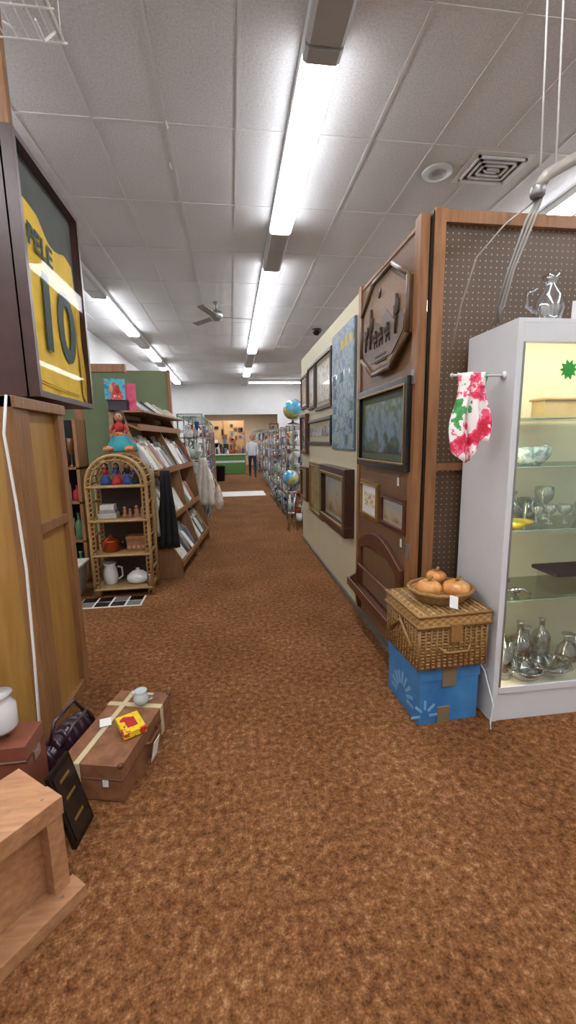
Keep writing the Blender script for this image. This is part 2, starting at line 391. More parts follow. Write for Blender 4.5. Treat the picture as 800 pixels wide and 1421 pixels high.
for cy,h in((yc-.26,.22),(yc+.2,.26),(yc+.3,.14)):
    b.tube([(XW-.045,cy,zc-.12),(XW-.045,cy,zc-.12+h)],.010,DR)
    b.tube([(XW-.045,cy,zc-.06+h*.2),(XW-.045,cy-.03,zc-.05+h*.2),(XW-.045,cy-.03,zc+h*.3)],.007,DR)
    b.tube([(XW-.045,cy,zc-.08+h*.2),(XW-.045,cy+.028,zc-.07+h*.2),(XW-.045,cy+.028,zc+h*.2)],.007,DR)
for cy in (yc-.13,yc-.01,yc+.09):
    b.sph((XW-.048,cy,zc-.09),(.010,.034,.016),DR); b.sph((XW-.048,cy+.04,zc-.065),(.008,.010,.022),DR)
    b.sph((XW-.048,cy,zc-.06),(.010,.010,.025),DR); b.sph((XW-.048,cy,zc-.03),(.009,.009,.010),DR)
    for q in(-.024,.024): b.tube([(XW-.046,cy+q,zc-.1),(XW-.046,cy+q*1.1,zc-.135)],.004,DR,6)
b.lathe([(.001,0),(.03,0),(.03,.006)],(XW-.037,yc+.05,zc+.2),DR,14,rot=(0,-pi/2,0))
for q in(.2,.235): b.prism([(yc-.1,zc-q),(yc+.1,zc-q),(yc+.1,zc-q+.012),(yc-.1,zc-q+.012)],'x',XW-.047,XW-.043,DR)
b.done()

# wood wall shelf with back rail
b=M('wooden_wall_shelf')
b.T=Matrix.Translation((0,-.09,.0))
MH=wood('old_mahogany','46281a','643a24',(14,3,14),.35)
b.prism([(2.5,.28),(2.58,.28),(2.58,.66),(2.5,.62)],'x',XW-.03,XW-.001,MH)
b.prism([(3.3,.28),(3.38,.28),(3.38,.62),(3.3,.66)],'x',XW-.03,XW-.001,MH)
arc=[(2.5,.62)]+[(2.5+.88*i/14,.64+.13*math.sin(pi*i/14)) for i in range(15)]+[(3.38,.62),(3.3,.60)]+[(3.3-.72*i/10,.60+.07*math.sin(pi*i/10)) for i in range(11)]
b.prism(arc,'x',XW-.032,XW-.001,MH)
b.prism([(2.58,.28),(3.3,.28),(3.3,.62),(2.58,.62)],'x',XW-.012,XW-.001,wood('shelf_back','664a32','7c5e40'))
b.box(XW-.11,XW-.001,2.46,3.42,.25,.275,MH); b.box(XW-.11,XW-.1,2.46,3.42,.275,.32,MH)
for yy in (2.5,3.36):
    b.prism([(XW-.001,.05),(XW-.03,.07),(XW-.05,.17),(XW-.1,.25),(XW-.001,.25)],'y',yy,yy+.02,MH)
    b.prism([(XW-.001,.27),(XW-.105,.27),(XW-.1,.33),(XW-.05,.36),(XW-.03,.5),(XW-.001,.52)],'y',yy,yy+.02,MH)
b.tube([(XW-.04,2.55,.45),(XW-.04,3.33,.45)],.01,MH)
b.done(.003)
for (yy,zz) in((2.52,1.21),(2.45,.83),(3.9,.5)):
    b=M('price_tag'); b.box(XW-.006,XW-.004,yy,yy+.03,zz-.05,zz,PAPER); b.tube([(XW-.005,yy+.015,zz),(XW-.002,yy+.015,zz+.025)],.0012,PAPER,5); b.done()

# ------------------------------------------------------------------ display cabinet
cx0,cx1,cy0,cy1,ch=1.28,2.5,1.82,2.22,1.97
b=M('glass_display_cabinet')
b.box(cx0,cx0+.03,cy0,cy1,0,ch,WHITE); b.box(cx1-.03,cx1,cy0,cy1,0,ch,WHITE)
b.box(cx0+.03,cx1-.03,cy1-.015,cy1,.17,ch-.02,INT)
b.box(cx0+.0301,cx0+.034,cy0+.03,cy1-.015,.18,ch-.02,INT)
b.box(cx0+.03,cx1-.03,cy0,cy1,ch-.02,ch,WHITE)
b.box(cx0+.03,cx1-.03,cy0,cy0+.02,ch-.1,ch-.02,WHITE)
b.box(cx0+.03,cx1-.03,cy0+.01,cy1-.015,.16,.18,INT)
b.box(cx0+.03,cx1-.03,cy0+.005,cy0+.02,0,.16,WHITE)
b.box(cx0+.03,cx1-.03,cy0-.004,cy0+.012,.155,.19,WHITE)
b.box(cx0+.03,cx0+.04,cy0-.002,cy0+.012,.19,ch-.1,STEEL)
b.box(cx0+.03,cx1-.03,cy0+.003,cy0+.008,.19,ch-.1,GLASS)
b.box(cx0+.6,cx0+.607,cy0-.003,cy0+.009,.19,ch-.1,CHROME)
GE=plain('glass_edge','9fc0ae',.2)
for z in (.64,1.0,1.31,1.54):
    b.box(cx0+.035,cx1-.035,cy0+.03,cy1-.03,z-.006,z,SHELFG)
    b.box(cx0+.035,cx1-.035,cy0+.027,cy0+.03,z-.006,z,GE)
TUB=emit('cabinet_tube','ffeccb',16)
b.box(cx0+.08,cx1-.08,cy0+.03,cy0+.07,ch-.055,ch-.025,TUB)
b.box(cx0+.042,cx0+.054,cy0+.025,cy0+.037,.22,ch-.15,TUB)
b.done(.002)
def ware(b,x,y,z,h,r,m,kind):
    P={'vase':[(.6,0),(.75,.1),(1,.35),(.8,.6),(.35,.8),(.4,.9),(.6,1)],
       'bottle':[(.9,0),(1,.05),(1,.55),(.7,.68),(.3,.75),(.3,.95),(.4,1)],
       'goblet':[(.8,0),(.75,.04),(.12,.08),(.12,.42),(.5,.5),(.9,.65),(1,.85),(.9,1)],
       'bowl':[(.4,0),(.45,.1),(.8,.4),(1,.9),(1.02,1),(.9,.95),(.7,.45),(.1,.2)],
       'tumbler':[(.8,0),(.85,.1),(1,1),(.93,1),(.8,.12),(.05,.1)],
       'plate':[(.4,0),(.5,.3),(1,1),(.95,1),(.5,.5),(.05,.4)]}[kind]
    b.lathe([(max(.002,a*r),c*h) for a,c in P],(x,y,z),m,16)
b=M('crystal_glassware_set')
for x,y,h,r,k in[(1.40,1.93,.22,.055,'tumbler'),(1.53,1.98,.28,.06,'bottle'),(1.5,1.90,.07,.1,'bowl'),(1.66,1.92,.07,.11,'bowl'),(1.64,2.08,.2,.05,'vase'),(1.8,1.95,.2,.06,'vase'),(1.95,2.0,.12,.1,'bowl'),(1.42,2.08,.12,.07,'bowl'),(2.1,1.95,.2,.05,'goblet'),(1.74,2.08,.24,.05,'bottle')]:
    ware(b,x,y,.181,h,r,WARE,k)
for x,y,h,r,k in[(1.56,1.97,.1,.035,'goblet'),(1.64,1.98,.1,.035,'goblet'),(1.72,1.97,.1,.035,'goblet'),(1.5,2.1,.16,.06,'vase'),(1.6,2.1,.12,.05,'tumbler'),(1.85,2.0,.16,.05,'vase'),(1.42,2.1,.15,.06,'tumbler'),(1.7,2.1,.18,.05,'goblet')]:
    ware(b,x,y,1.001,h,r,WARE,k)
b.done()
b=M('yellow_glass_dish'); ware(b,1.42,1.92,1.001,.035,.075,plain('yellow_glaze','d8b818',.2,coat=.5),'plate'); b.sph((1.42,1.92,1.022),(.045,.04,.012),plain('green_leaf','8a9a2a',.4)); b.done()
BW=multi('blue_white_porcelain',['d8dcdc','cfd8da','5f97a0','d8dcdc'],30,.25,coat=.4)
b=M('porcelain_serving_bowl'); b.lathe([(.05,0),(.08,.02),(.1,.05),(.105,.085),(.08,.09),(.03,.06)],(1.50,1.97,1.311),BW,20,sx=1,sy=.7); b.sph((1.41,1.97,1.37),(.03,.02,.035),BW); b.sph((1.58,1.97,1.38),(.03,.02,.03),BW); b.done()
b=M('silver_sugar_tongs_set')
for x in(1.36,1.44): 
    b.sph((x,1.93,.662),(.03,.02,.02),CHROME); b.tube([(x,1.93,.665),(x+.03,1.91,.675),(x+.07,1.9,.65)],.006,CHROME)
    b.lathe([(.025,0),(.012,.02),(.03,.05),(.02,.07)],(x,2.02,.641),CHROME,14)
b.done()
b=M('cream_trinket_box'); b.box(1.58,1.77,2.0,2.1,1.541,1.63,plain('cream_tin','d0b884',.5)); b.box(1.57,1.78,1.99,2.11,1.63,1.645,plain('cream_tin_lid','c9a870',.5)); b.done(.006)
b=M('green_starburst_ornament')
pts=[]
for i in range(20):
    a=2*pi*i/20; r=.045 if i%2==0 else .028; pts.append((1.54+r*math.cos(a),1.75+r*math.sin(a)))
b.prism(pts,'y',cy0-.006,cy0-.001,plain('green_foil','2a9a3a',.4)); b.done()
b=M('navy_jewelry_tray'); b.box(1.62,2.1,1.87,2.05,.741,.76,plain('navy_velvet','1c2036',.7)); b.box(1.64,2.08,1.89,2.03,.6401,.741,GLASS); b.done()
b=M('glass_pitcher'); ware(b,1.56,2.0,ch+.001,.24,.07,WARE,'vase'); b.tube([(1.49,2.0,ch+.18),(1.44,2.0,ch+.16),(1.44,2.0,ch+.1),(1.5,2.0,ch+.07)],.009,WARE); b.box(1.6,1.66,1.9,1.902,ch+.0,ch+.1,PAPER); b.done()
# floral cloth on rod
b=M('towel_rod'); b.tube([(cx0,1.9,1.735),(1.02,1.9,1.735)],.006,CERW); b.sph((1.02,1.9,1.735),.009,CERW); b.lathe([(.02,0),(.02,.006)],(cx0,1.9,1.735),CERW,12,rot=(0,-pi/2,0)); b.done()
FL=multi('floral_cloth',['3f8a46','4f9a56','efe6e0','efe6e0','e8607e','d42a4c','c8203a','efe6e0'],9,.8,interp='CONSTANT')
b=M('floral_dish_towel')
def fn(u,v):
    x=1.04+.15*u+(.02*v if u<.5 else -.0*v)-.05*v*(1-u)
    z=1.745-(.36+.05*math.sin(u*5))*v
    return (x+.012*math.sin(v*7+u*3),1.885-.03*v+.018*math.sin(u*15+v*2),z)
b.grid(fn,24,16,FL)
def fn2(u,v): x,y,z=fn(u,v*.75); return (x+.015,1.915-(1.885-y)*-.5,z)
b.grid(fn2,24,12,FL); b.done(solid=.003)

# pipe + cables
b=M('overhead_conduit_pipe')
b.tube([(1.35,1.85,2.50),(1.38,1.85,2.55),(1.47,1.84,2.60),(1.65,1.82,2.68),(2.1,1.8,2.84),(2.6,1.78,3.0)],.024,PALEMET,14)
b.lathe([(.022,0),(.03,.01),(.03,.04),(.022,.05)],(1.345,1.85,2.46),STEEL,14)
b.done()
b=M('hanging_cable')
for k,(ex,ey,ez) in enumerate([(1.20,1.9,1.975),(1.22,1.95,1.975),(1.21,2.1,1.975)]):
    ex2=max(ex,1.285)
    b.tube([(1.35+.008*k,1.85,2.46),(1.31+.018*k,1.86,2.38),(1.27+.012*k,1.9,2.2),(1.245+.015*k,1.93,2.05),(ex2,1.97+.03*k,1.98)],.0055,PALEMET if k else STEEL,7)
b.tube([(1.35,1.86,2.46),(1.24,1.9,2.38),(1.17,2.0,2.28),(1.16,2.1,2.1),(1.17,2.2,1.9)],.004,PALEMET,6)
b.done()
b=M('ceiling_suspension_wire')
for x0,x1_ in((1.33,1.35),(1.40,1.42)):
    b.tube([(x0,1.85,HC),(x0-.005,1.85,3.2),(x1_,1.85,2.58)],.004,PAPER,6)
b.done()

# ------------------------------------------------------------------ blue box, wicker chest, basket
BB=multi('blue_printed_card',['2e6ca4','3a7cb4','4a8abe'],5,.55)
BBP=plain('blue_box_pale_print','74a4c8',.6); TAPE=plain('packing_tape','7f7058',.35,var=.1)
b=M('blue_cardboard_box'); b.T=Matrix.Translation((.9,1.85,0))@Matrix.Rotation(math.radians(4),4,'Z')
b.box(0,.33,0,.36,0,.31,BB); b.box(-.005,.335,-.005,.365,.24,.32,BB)
b.box(.12,.2,-.008,.002,.2,.32,TAPE); b.box(.1,.17,-.006,.002,0,.09,TAPE)
for k in range(9):
    a=pi*k/8; b.obox((-.003,.18+.09*math.cos(a),.06+.1*math.sin(a)),(.004,.02,.07),(a-pi/2,0,0),BBP)
for k in range(5):
    a=pi*k/4; b.obox((.03+.05*math.cos(a),-.003,.05+.06*math.sin(a)),(.05,.004,.014),(0,-a,0),BBP)
b.done(.004)
WK=checker('wicker_weave','96703e','c09a62',(45,45,70),.5)
WKD=wood('wicker_rib','7a5228','a07c46',(30,30,30))
b=M('wicker_picnic_chest'); b.T=Matrix.Translation((.875,1.82,.321))@Matrix.Rotation(math.radians(3),4,'Z')
W,D,Hh=.36,.36,.28
b.box(.008,W-.008,.008,D-.008,0,Hh,WK)
for i in range(13):
    z=.012+i*.0165
    b.tube([(0,0,z),(W,0,z),(W,D,z),(0,D,z)],.0065,WK,6,True)
for i in range(13):
    t=i/12*W; b.tube([(t,-.004,0),(t,-.004,.22)],.006,WKD,6); b.tube([(-.004,t,0),(-.004,t,.22)],.006,WKD,6)
b.box(-.012,W+.012,-.012,D+.012,.225,.285,WK)
for z in(.228,.284): b.tube([(-.014,-.014,z),(W+.014,-.014,z),(W+.014,D+.014,z),(-.014,D+.014,z)],.009,WKD,8,True)
for z in(.004,): b.tube([(0,0,z+.006),(W,0,z+.006),(W,D,z+.006),(0,D,z+.006)],.01,WKD,8,True)
for i in range(14):
    t=-.01+i*.028; b.tube([(t,-.008,.287),(t,D+.008,.287)],.007,WK if i%2 else WKD,6)
b.box(.15,.21,-.03,-.012,.15,.24,WKD)
b.tube([(.1,-.015,.12),(.12,-.035,.1),(.24,-.035,.1),(.26,-.015,.12)],.007,WKD,7)
b.tube([(-.015,.05,.1),(-.02,.17,.2),(-.015,.3,.1)],.01,WKD,7)
b.done()
b=M('wicker_basket'); c=(1.06,1.99,.617)
b.lathe([(.10,.001),(.11,.003),(.145,.035),(.165,.06),(.155,.06),(.13,.03),(.05,.012)],c,WK,28,sy=.85)
for i in range(5): 
    r=.115+.012*i; b.tube([(c[0]+r*math.cos(t*.2618),c[1]+r*.85*math.sin(t*.2618),c[2]+.01+.012*i) for t in range(24)],.006,WKD,6,True)
b.tube([(c[0]+.165*math.cos(t*.2618),c[1]+.14*math.sin(t*.2618),c[2]+.063+.004*(t%2)) for t in range(24)],.011,WKD,7,True)
b.done()
def pumpkin(px,py,pz,r):
    b=M('pumpkin_ornament'); n=40; v=[];f=[];k=12
    for j in range(k+1):
        th=pi*j/k
        for i in range(n):
            a=2*pi*i/n; rr=r*(1-.10*abs(math.cos(a*4.5)))
            v.append((px+rr*math.sin(th)*math.cos(a),py+rr*math.sin(th)*math.sin(a),pz-r*.68*math.cos(th)*(1-.15*(math.sin(th)<.3))))
    for j in range(k):
        for i in range(n): f.append((j*n+i,j*n+(i+1)%n,(j+1)*n+(i+1)%n,(j+1)*n+i))
    b.add(v,f,ORANGE,True)
    b.tube([(px,py,pz+r*.5),(px+.004,py,pz+r*.75),(px+.014,py,pz+r*.95)],[.01,.008,.009],plain('stem','8a6a30',.6),8); b.done()
pumpkin(.985,1.97,.69,.068); pumpkin(1.12,1.94,.69,.072); pumpkin(1.08,2.08,.71,.056)
b=M('paper_tag'); b.obox((1.045,1.825,.665),(.045,.002,.06),(-.5,.3,0),PAPER); b.done()
b=M('white_power_cord'); b.tube([(1.24,2.22,.45),(1.262,2.05,.33),(1.268,1.88,.25),(1.264,1.79,.12),(1.25,1.78,.03),(1.24,1.76,.006)],.004,PAPER,6); b.done()

# ------------------------------------------------------------------ left stand + jersey frame
b=M('wooden_display_stand')
sy0,sy1,sx,sh=2.0,2.54,-.92,1.66
b.box(-1.6,sx-.03,sy0+.02,sy1-.01,0,sh,GOLDW)
b.box(-1.6,sx-.06,sy0,sy0+.02,0,sh,GOLDW)
b.box(sx-.06,sx,sy0-.01,sy0+.07,0,sh,POSTW)
b.box(sx-.03,sx-.005,sy0+.07,sy0+.15,0,sh,POSTW)
b.box(sx-.05,sx,sy1-.06,sy1+.01,0,sh,POSTW)
b.box(sx-.03,sx-.003,sy0+.15,sy1-.06,1.02,1.07,POSTW)
b.box(sx-.03,sx-.003,sy0+.15,sy1-.06,0,.06,POSTW)
b.box(sx-.05,sx+.01,sy0-.01,sy1+.02,sh-.05,sh,POSTW)
b.box(sx-.012,sx-.002,sy0+.07,sy0+.075,0,sh,BLACK)
b.done(.003)
b=M('extension_cord'); b.tube([(-.93,1.975,1.66),(-.955,1.97,1.5),(-.94,1.97,1.2),(-.93,1.965,.9),(-.94,1.96,.5),(-.93,1.9,.05),(-.95,1.88,.01)],.006,PAPER,8); b.done()
b=M('framed_soccer_jersey')
fx=-.90; y0,y1,z0,z1=2.24,3.06,1.68,2.84
for a in ((y0,y0+.03,z0,z1),(y1-.03,y1,z0,z1),(y0+.03,y1-.03,z0,z0+.03),(y0+.03,y1-.03,z1-.03,z1)):
    b.box(fx-.06,fx,a[0],a[1],a[2],a[3],MAROON)
b.box(fx-.22,fx-.05,y0,y1,z0,z1,MAROON)
b.box(fx-.05,fx-.045,y0+.03,y1-.03,z0+.03,z1-.03,plain('grey_backing_cloth','4a4c48',.9))
b.box(fx-.008,fx-.005,y0+.03,y1-.03,z0+.03,z1-.03,GLASSF)
def jf(u,v):
    y=2.275+(.66+.07*(1-v))*u+.03*v; z=1.72+(.90-.10*u-.05*math.sin(pi*min(1,max(0,(u-.3)/.5))))*v
    return (fx-.034+.004*math.sin(u*11+v*5),y,z)
b.grid(jf,28,20,YEL)
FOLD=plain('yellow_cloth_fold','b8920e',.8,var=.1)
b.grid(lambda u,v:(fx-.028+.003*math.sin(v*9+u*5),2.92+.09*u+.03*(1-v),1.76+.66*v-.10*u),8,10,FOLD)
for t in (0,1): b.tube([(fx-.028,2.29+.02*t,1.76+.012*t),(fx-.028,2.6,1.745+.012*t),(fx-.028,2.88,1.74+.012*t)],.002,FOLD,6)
fo=b.done(.003)
def text(body,y,z,size,parent,mat,rot=0,x=None,sx=1,ext=.001):
    t=bpy.data.curves.new('print_'+body,'FONT'); t.body=body; t.size=size; t.extrude=ext; t.offset=size*.025
    t.materials.append(mat)
    o=bpy.data.objects.new('print_'+body,t); COL.objects.link(o)
    o.matrix_world=Matrix.Translation((x if x is not None else fx-.024,y,z))@Euler((pi/2,0,pi/2)).to_matrix().to_4x4()@Matrix.Rotation(rot,4,'Z')@Matrix.Diagonal((sx,1,1,1))
    o.parent=parent; return o
text('10',2.36,1.96,.53,fo,DGREEN,-.05,sx=1.0); text('PELE',2.34,2.41,.14,fo,DGREEN,-.08,sx=1.05)
b=M('wooden_pole'); b.box(-1.21,-1.16,2.86,2.91,0,HC-.007,POSTW); b.done()
# wire rack
b=M('wire_shelf_rack')
z=3.40
for i in range(14): b.tube([(-1.45+.055*i,1.7,z),(-1.45+.055*i,2.55,z)],.003,PAPER,5)
for i in range(6): b.tube([(-1.47,1.7+.17*i,z-.006),(-.72,1.7+.17*i,z-.006)],.005,PAPER,5)
b.tube([(-.74,1.7,z),(-.74,2.55,z)],.006,PAPER,6)
b.tube([(-.76,2.5,z),(-.78,2.4,z-.12),(-.76,2.25,z-.16)],.006,PAPER,6)
b.tube([(-.95,2.5,z),(-.93,2.35,z-.1)],.006,PAPER,6)
for xx,yy in((-1.4,1.75),(-.75,1.75),(-.75,2.55),(-1.4,2.55)): b.tube([(xx,yy,z),(xx,yy,HC)],.002,PAPER,5)
b.done()

# ------------------------------------------------------------------ floor items left
b=M('brown_suitcase'); b.T=Matrix.Translation((-.555,1.87,0))@Matrix.Rotation(math.radians(-14),4,'Z')
b.box(-.135,.135,-.26,.25,.004,.165,BROWNL)
LINE=plain('suitcase_trim','5a3420',.4)
b.tube([(-.135,-.26,.1),(.135,-.26,.1),(.135,.25,.1),(-.135,.25,.1)],.005,LINE,6,True)
for yy in(.12,):
    b.box(-.138,.138,yy,yy+.03,.164,.169,CREAMC); b.box(.134,.139,yy,yy+.03,.02,.166,CREAMC)
b.box(-.07,-.045,-.264,.25,.165,.17,CREAMC); b.box(-.07,-.045,-.265,-.26,.01,.168,CREAMC)
for xx,yy in((-.13,-.255),(.13,-.255),(.13,.245)): b.sph((xx,yy,.165),.014,LINE)
b.tube([(.14,-.06,.11),(.16,-.05,.11),(.16,.05,.11),(.14,.06,.11)],.008,LINE,7)
b.box(.05,.075,-.264,-.26,.07,.1,PAPER)
b.done(.012)
b=M('small_white_creamer'); c=(-.49,2.0,.171)
b.lathe([(.02,0),(.034,.013),(.038,.034),(.03,.055),(.026,.064),(.031,.072),(.026,.07)],c,plain('pale_blue_ceramic','b8c2c0',.2,coat=.4),18)
b.tube([(c[0]+.034,c[1],c[2]+.05),(c[0]+.06,c[1],c[2]+.046),(c[0]+.055,c[1],c[2]+.025),(c[0]+.034,c[1],c[2]+.017)],.005,CERW); b.sph((c[0]-.03,c[1],c[2]+.06),(.015,.009,.009),CERW); b.done()
b=M('card_game_box'); b.obox((-.50,1.82,.185),(.10,.14,.028),(0,0,.5),multi('game_box_print',['d8b018','e0c028','b8302a','d8ccb8'],14,.4,interp='CONSTANT')); b.obox((-.50,1.82,.2),(.045,.07,.003),(0,0,.5),RED); b.done(.002)
b=M('paper_tag'); b.obox((-.625,1.87,.176),(.05,.06,.002),(0,.05,.3),PAPER); b.done()
b=M('paper_tag'); b.obox((-.395,1.80,.07),(.002,.06,.1),(0,.2,-.24),PAPER); b.done()
PUR=plain('dark_plum_leather','301826',.3,var=.3,coat=.3)
b=M('plum_tufted_handbag'); b.T=Matrix.Translation((-.805,1.85,0))@Matrix.Rotation(math.radians(-16),4,'Z')@Matrix.Rotation(math.radians(8),4,'Y')
b.sph((0,0,.105),(.062,.17,.10),PUR,24)
for i in range(7):
    t=-.14+.0467*i; k=math.sqrt(max(.2,1-(t/.19)**2)); b.sph((0,t,.105),(.072*k,.026,.112*k),PUR,16)
b.tube([(0,-.12,.19),(-.01,-.08,.27),(-.01,.05,.29),(0,.12,.19)],.008,PUR)
b.tube([(.04,-.1,.17),(.05,-.04,.24),(.05,.06,.25),(.04,.12,.16)],.007,PUR)
b.box(-.05,.05,-.14,.14,.008,.03,PUR)
b.done()
b=M('reddish_suitcase'); b.box(-1.25,-.79,1.50,1.65,.004,.36,REDBR); b.tube([(-1.25,1.50,.3),(-.79,1.50,.3),(-.79,1.65,.3),(-1.25,1.65,.3)],.006,LINE,6,True)
b.box(-.795,-.785,1.55,1.6,.26,.3,CHROME); b.tube([(-.88,1.58,.36),(-.9,1.58,.385),(-1.04,1.58,.385),(-1.06,1.58,.36)],.009,LINE); b.done(.02)
b=M('white_enamel_jug'); c=(-.905,1.575,.394); b.lathe([(.055,0),(.06,.01),(.06,.09),(.045,.11),(.045,.135),(.052,.14)],(c[0],c[1],c[2]),CERW,20)
b.tube([(c[0]-.06,c[1],c[2]+.1),(c[0]-.1,c[1],c[2]+.09),(c[0]-.1,c[1],c[2]+.03),(c[0]-.06,c[1],c[2]+.02)],.008,CERW); b.done()
b=M('black_picture_frame'); b.T=Matrix.Translation((-.61,1.40,0))@Matrix.Rotation(math.radians(-8),4,'Z')@Matrix.Rotation(math.radians(-14),4,'Y')
b.box(-.016,0,0,.14,0,.30,BLACK); b.box(-.001,.003,.015,.125,.02,.28,plain('black_print','1a1a1a',.2,coat=.5))
for q in(.08,.17,.24): b.box(.003,.005,.04,.10,q,q+.012,GOLDF)
b.done(.002)
# wooden crate
b=M('wooden_crate'); b.T=Matrix.Translation((-.94,.77,0))@Matrix.Rotation(math.radians(-38),4,'Z')
L_,Dp,Hh=.60,.24,.37
b.box(-Dp+.01,-.05,.02,L_-.02,.03,Hh-.07,CRATEW)
b.box(-Dp,-.07,0,L_,Hh-.03,Hh-.008,CRATEW); b.box(-.07,.01,0,L_,Hh-.06,Hh,CRATEW)
b.box(-Dp,-.02,.0,L_,0,.03,CRATEW); b.box(-.02,.05,-.01,L_+.02,0,.045,CRATEW)
b.box(-.05,0,L_-.05,L_-.001,.03,Hh-.06,CRATEW); b.box(-.05,0,0.001,.05,.03,Hh-.06,CRATEW)
b.box(-Dp,-.05,L_-.02,L_-.005,.03,Hh-.03,CRATEW)
for yy in(.04,L_-.04):
    b.sph((-.03,yy,Hh),.005,STEEL,8); b.sph((.02,yy,.045),.005,STEEL,8)
b.done(.004)

# ------------------------------------------------------------------ rattan arch shelf
b=M('rattan_arch_shelf')
ax0,ax1,ay0,ay1=-1.33,-.80,4.06,4.34; zs=1.08; cxm=(ax0+ax1)/2; ra=(ax1-ax0)/2
for yy in(ay0,ay1):
    arc=[(ax0,yy,0),(ax0,yy,.5),(ax0,yy,zs)]+[(cxm-ra*math.cos(pi*i/12),yy,zs+ra*math.sin(pi*i/12)) for i in range(1,12)]+[(ax1,yy,zs),(ax1,yy,.5),(ax1,yy,0)]
    b.tube(arc,.017,RATTAN,9)
    arc2=[(cxm-(ra-.04)*math.cos(pi*i/12),yy,zs+(ra-.04)*math.sin(pi*i/12)) for i in range(13)]
    b.tube([(ax0+.04,yy,0)]+arc2+[(ax1-.04,yy,0)],.009,RATTAN,7)
    for i in range(1,24):
        z=i*zs/24
        for q in(ax0,ax1-.04): b.tube([(q,yy-.004,z),(q+.04,yy-.004,z+.02)],.006,RATTAN,5)
    for i in range(16):
        a=pi*i/16; b.tube([(cxm-ra*math.cos(a),yy-.004,zs+ra*math.sin(a)),(cxm-(ra-.04)*math.cos(a+.08),yy-.004,zs+(ra-.04)*math.sin(a+.08))],.006,RATTAN,5)
for i in range(0,13): 
    a=pi*i/12; b.tube([(cxm-ra*math.cos(a),ay0,zs+ra*math.sin(a)),(cxm-ra*math.cos(a),ay1,zs+ra*math.sin(a))],.008,RATTAN,6)
SH=wood('shelf_board','8c7048','a88a60',(3,14,14))
for z in(.07,.40,.73,1.05):
    b.box(ax0,ax1,ay0,ay1,z,z+.018,SH); b.tube([(ax0,ay0-.01,z+.006),(ax1,ay0-.01,z+.006)],.012,RATTAN,7)
for q in(ax0,ax1):
    for z in(.25,.58,.9): b.tube([(q,ay0,z),(q,ay1,z)],.009,RATTAN,6)
b.box(ax0+.02,ax1-.02,ay1-.004,ay1+.004,.07,1.1,plain('dark_back_panel','3a2a1e',.7))
b.done()
b=M('tile_sample_board'); b.box(-1.42,-.86,3.78,4.02,0,.008,PAPER)
for i in range(4):
    for j in range(2): b.box(-1.41+.139*i,-1.29+.139*i,3.79+.118*j,3.89+.118*j,.008,.013,BLACK if (i+j)%3 else plain('grey_tile_%d%d'%(i,j),'6a665e',.4))
b.done()
def doll(name,x,y,z,h,dress,top,hair=HAIR):
    b=M(name)
    b.lathe([(.02,0),(h*.27,0),(h*.25,h*.12),(h*.16,h*.33),(h*.09,h*.48),(h*.08,h*.5)],(x,y,z),dress,18)
    b.lathe([(h*.08,h*.45),(h*.11,h*.55),(h*.12,h*.66),(h*.05,h*.72),(h*.04,h*.76)],(x,y,z),top,16)
    b.sph((x,y,z+h*.85),(h*.105,h*.1,h*.125),SKIN,16)
    b.sph((x,y+h*.03,z+h*.88),(h*.125,h*.11,h*.13),hair,16)
    b.sph((x-h*.1,y+h*.02,z+h*.76),(h*.045,h*.05,h*.11),hair,10); b.sph((x+h*.1,y+h*.02,z+h*.76),(h*.045,h*.05,h*.11),hair,10)
    for s_ in(-1,1):
        b.tube([(x+s_*h*.1,y,z+h*.66),(x+s_*h*.2,y-h*.04,z+h*.52),(x+s_*h*.16,y-h*.14,z+h*.42)],[h*.04,h*.035,h*.025],top,8)
        b.sph((x+s_*h*.155,y-h*.155,z+h*.41),h*.03,SKIN,8)
        b.sph((x+s_*h*.04,y-h*.098,z+h*.87),h*.014,BLACK,8)
        b.sph((x+s_*h*.08,y-h*.2,z+h*.04),(h*.035,h*.07,h*.035),BLACK,8)
    b.sph((x,y-h*.105,z+h*.84),h*.012,SKIN,8); b.box(x-h*.02,x+h*.02,y-h*.105,y-h*.09,z+h*.79,z+h*.8,RED)
    return b
RUF=multi('ruffle_print',['a02c1c','d07a2a','1f7f88','a02c1c'],22,.8,interp='CONSTANT')
b=doll('folk_costume_doll',-1.03,4.21,1.372,.38,RUF,RED)
b.lathe([(.14,0),(.15,.015),(.12,.07),(.08,.13),(.06,.15)],(-1.02,4.20,1.373),TEAL,24,sy=.7)
b.sph((-.93,4.12,1.40),(.05,.05,.03),RUF); b.sph((-1.12,4.12,1.40),(.05,.05,.03),RUF)
b.done()
for i,(dx,m1,m2) in enumerate([(-1.19,BLUE,RED),(-1.09,RED,BLUE),(-.99,BLUE,BLK2),(-.91,BLK2,BLUE)]):
    doll('small_doll',dx,4.2,1.069,.2,m1,m2).done()
b=M('decorative_tin_stack'); b.box(-1.27,-1.10,4.12,4.25,.749,.80,palette[1]); b.box(-1.26,-1.11,4.13,4.24,.80,.83,palette[11]); b.box(-1.25,-1.12,4.13,4.23,.83,.88,palette[0]); b.done(.004)
b=M('figurine_group')
for xx,h in((-1.04,.1),(-.99,.08),(-.93,.11),(-.88,.09)): 
    b.lathe([(h*.3,0),(h*.32,h*.1),(h*.15,h*.4),(h*.22,h*.6),(h*.08,h*.75)],(xx,4.2,.749),palette[8],12); b.sph((xx,4.2,.749+h*.87),h*.15,SKIN,10)
b.done()
b=M('copper_pot'); b.lathe([(.07,0),(.085,.01),(.088,.1),(.092,.105),(.08,.11),(.075,.12),(.02,.14),(.012,.16)],(-1.19,4.2,.419),COPPER,22)
b.tube([(-1.28,4.2,.50),(-1.31,4.2,.50)],.008,COPPER); b.tube([(-1.1,4.2,.5),(-1.07,4.2,.5)],.008,COPPER); b.done()
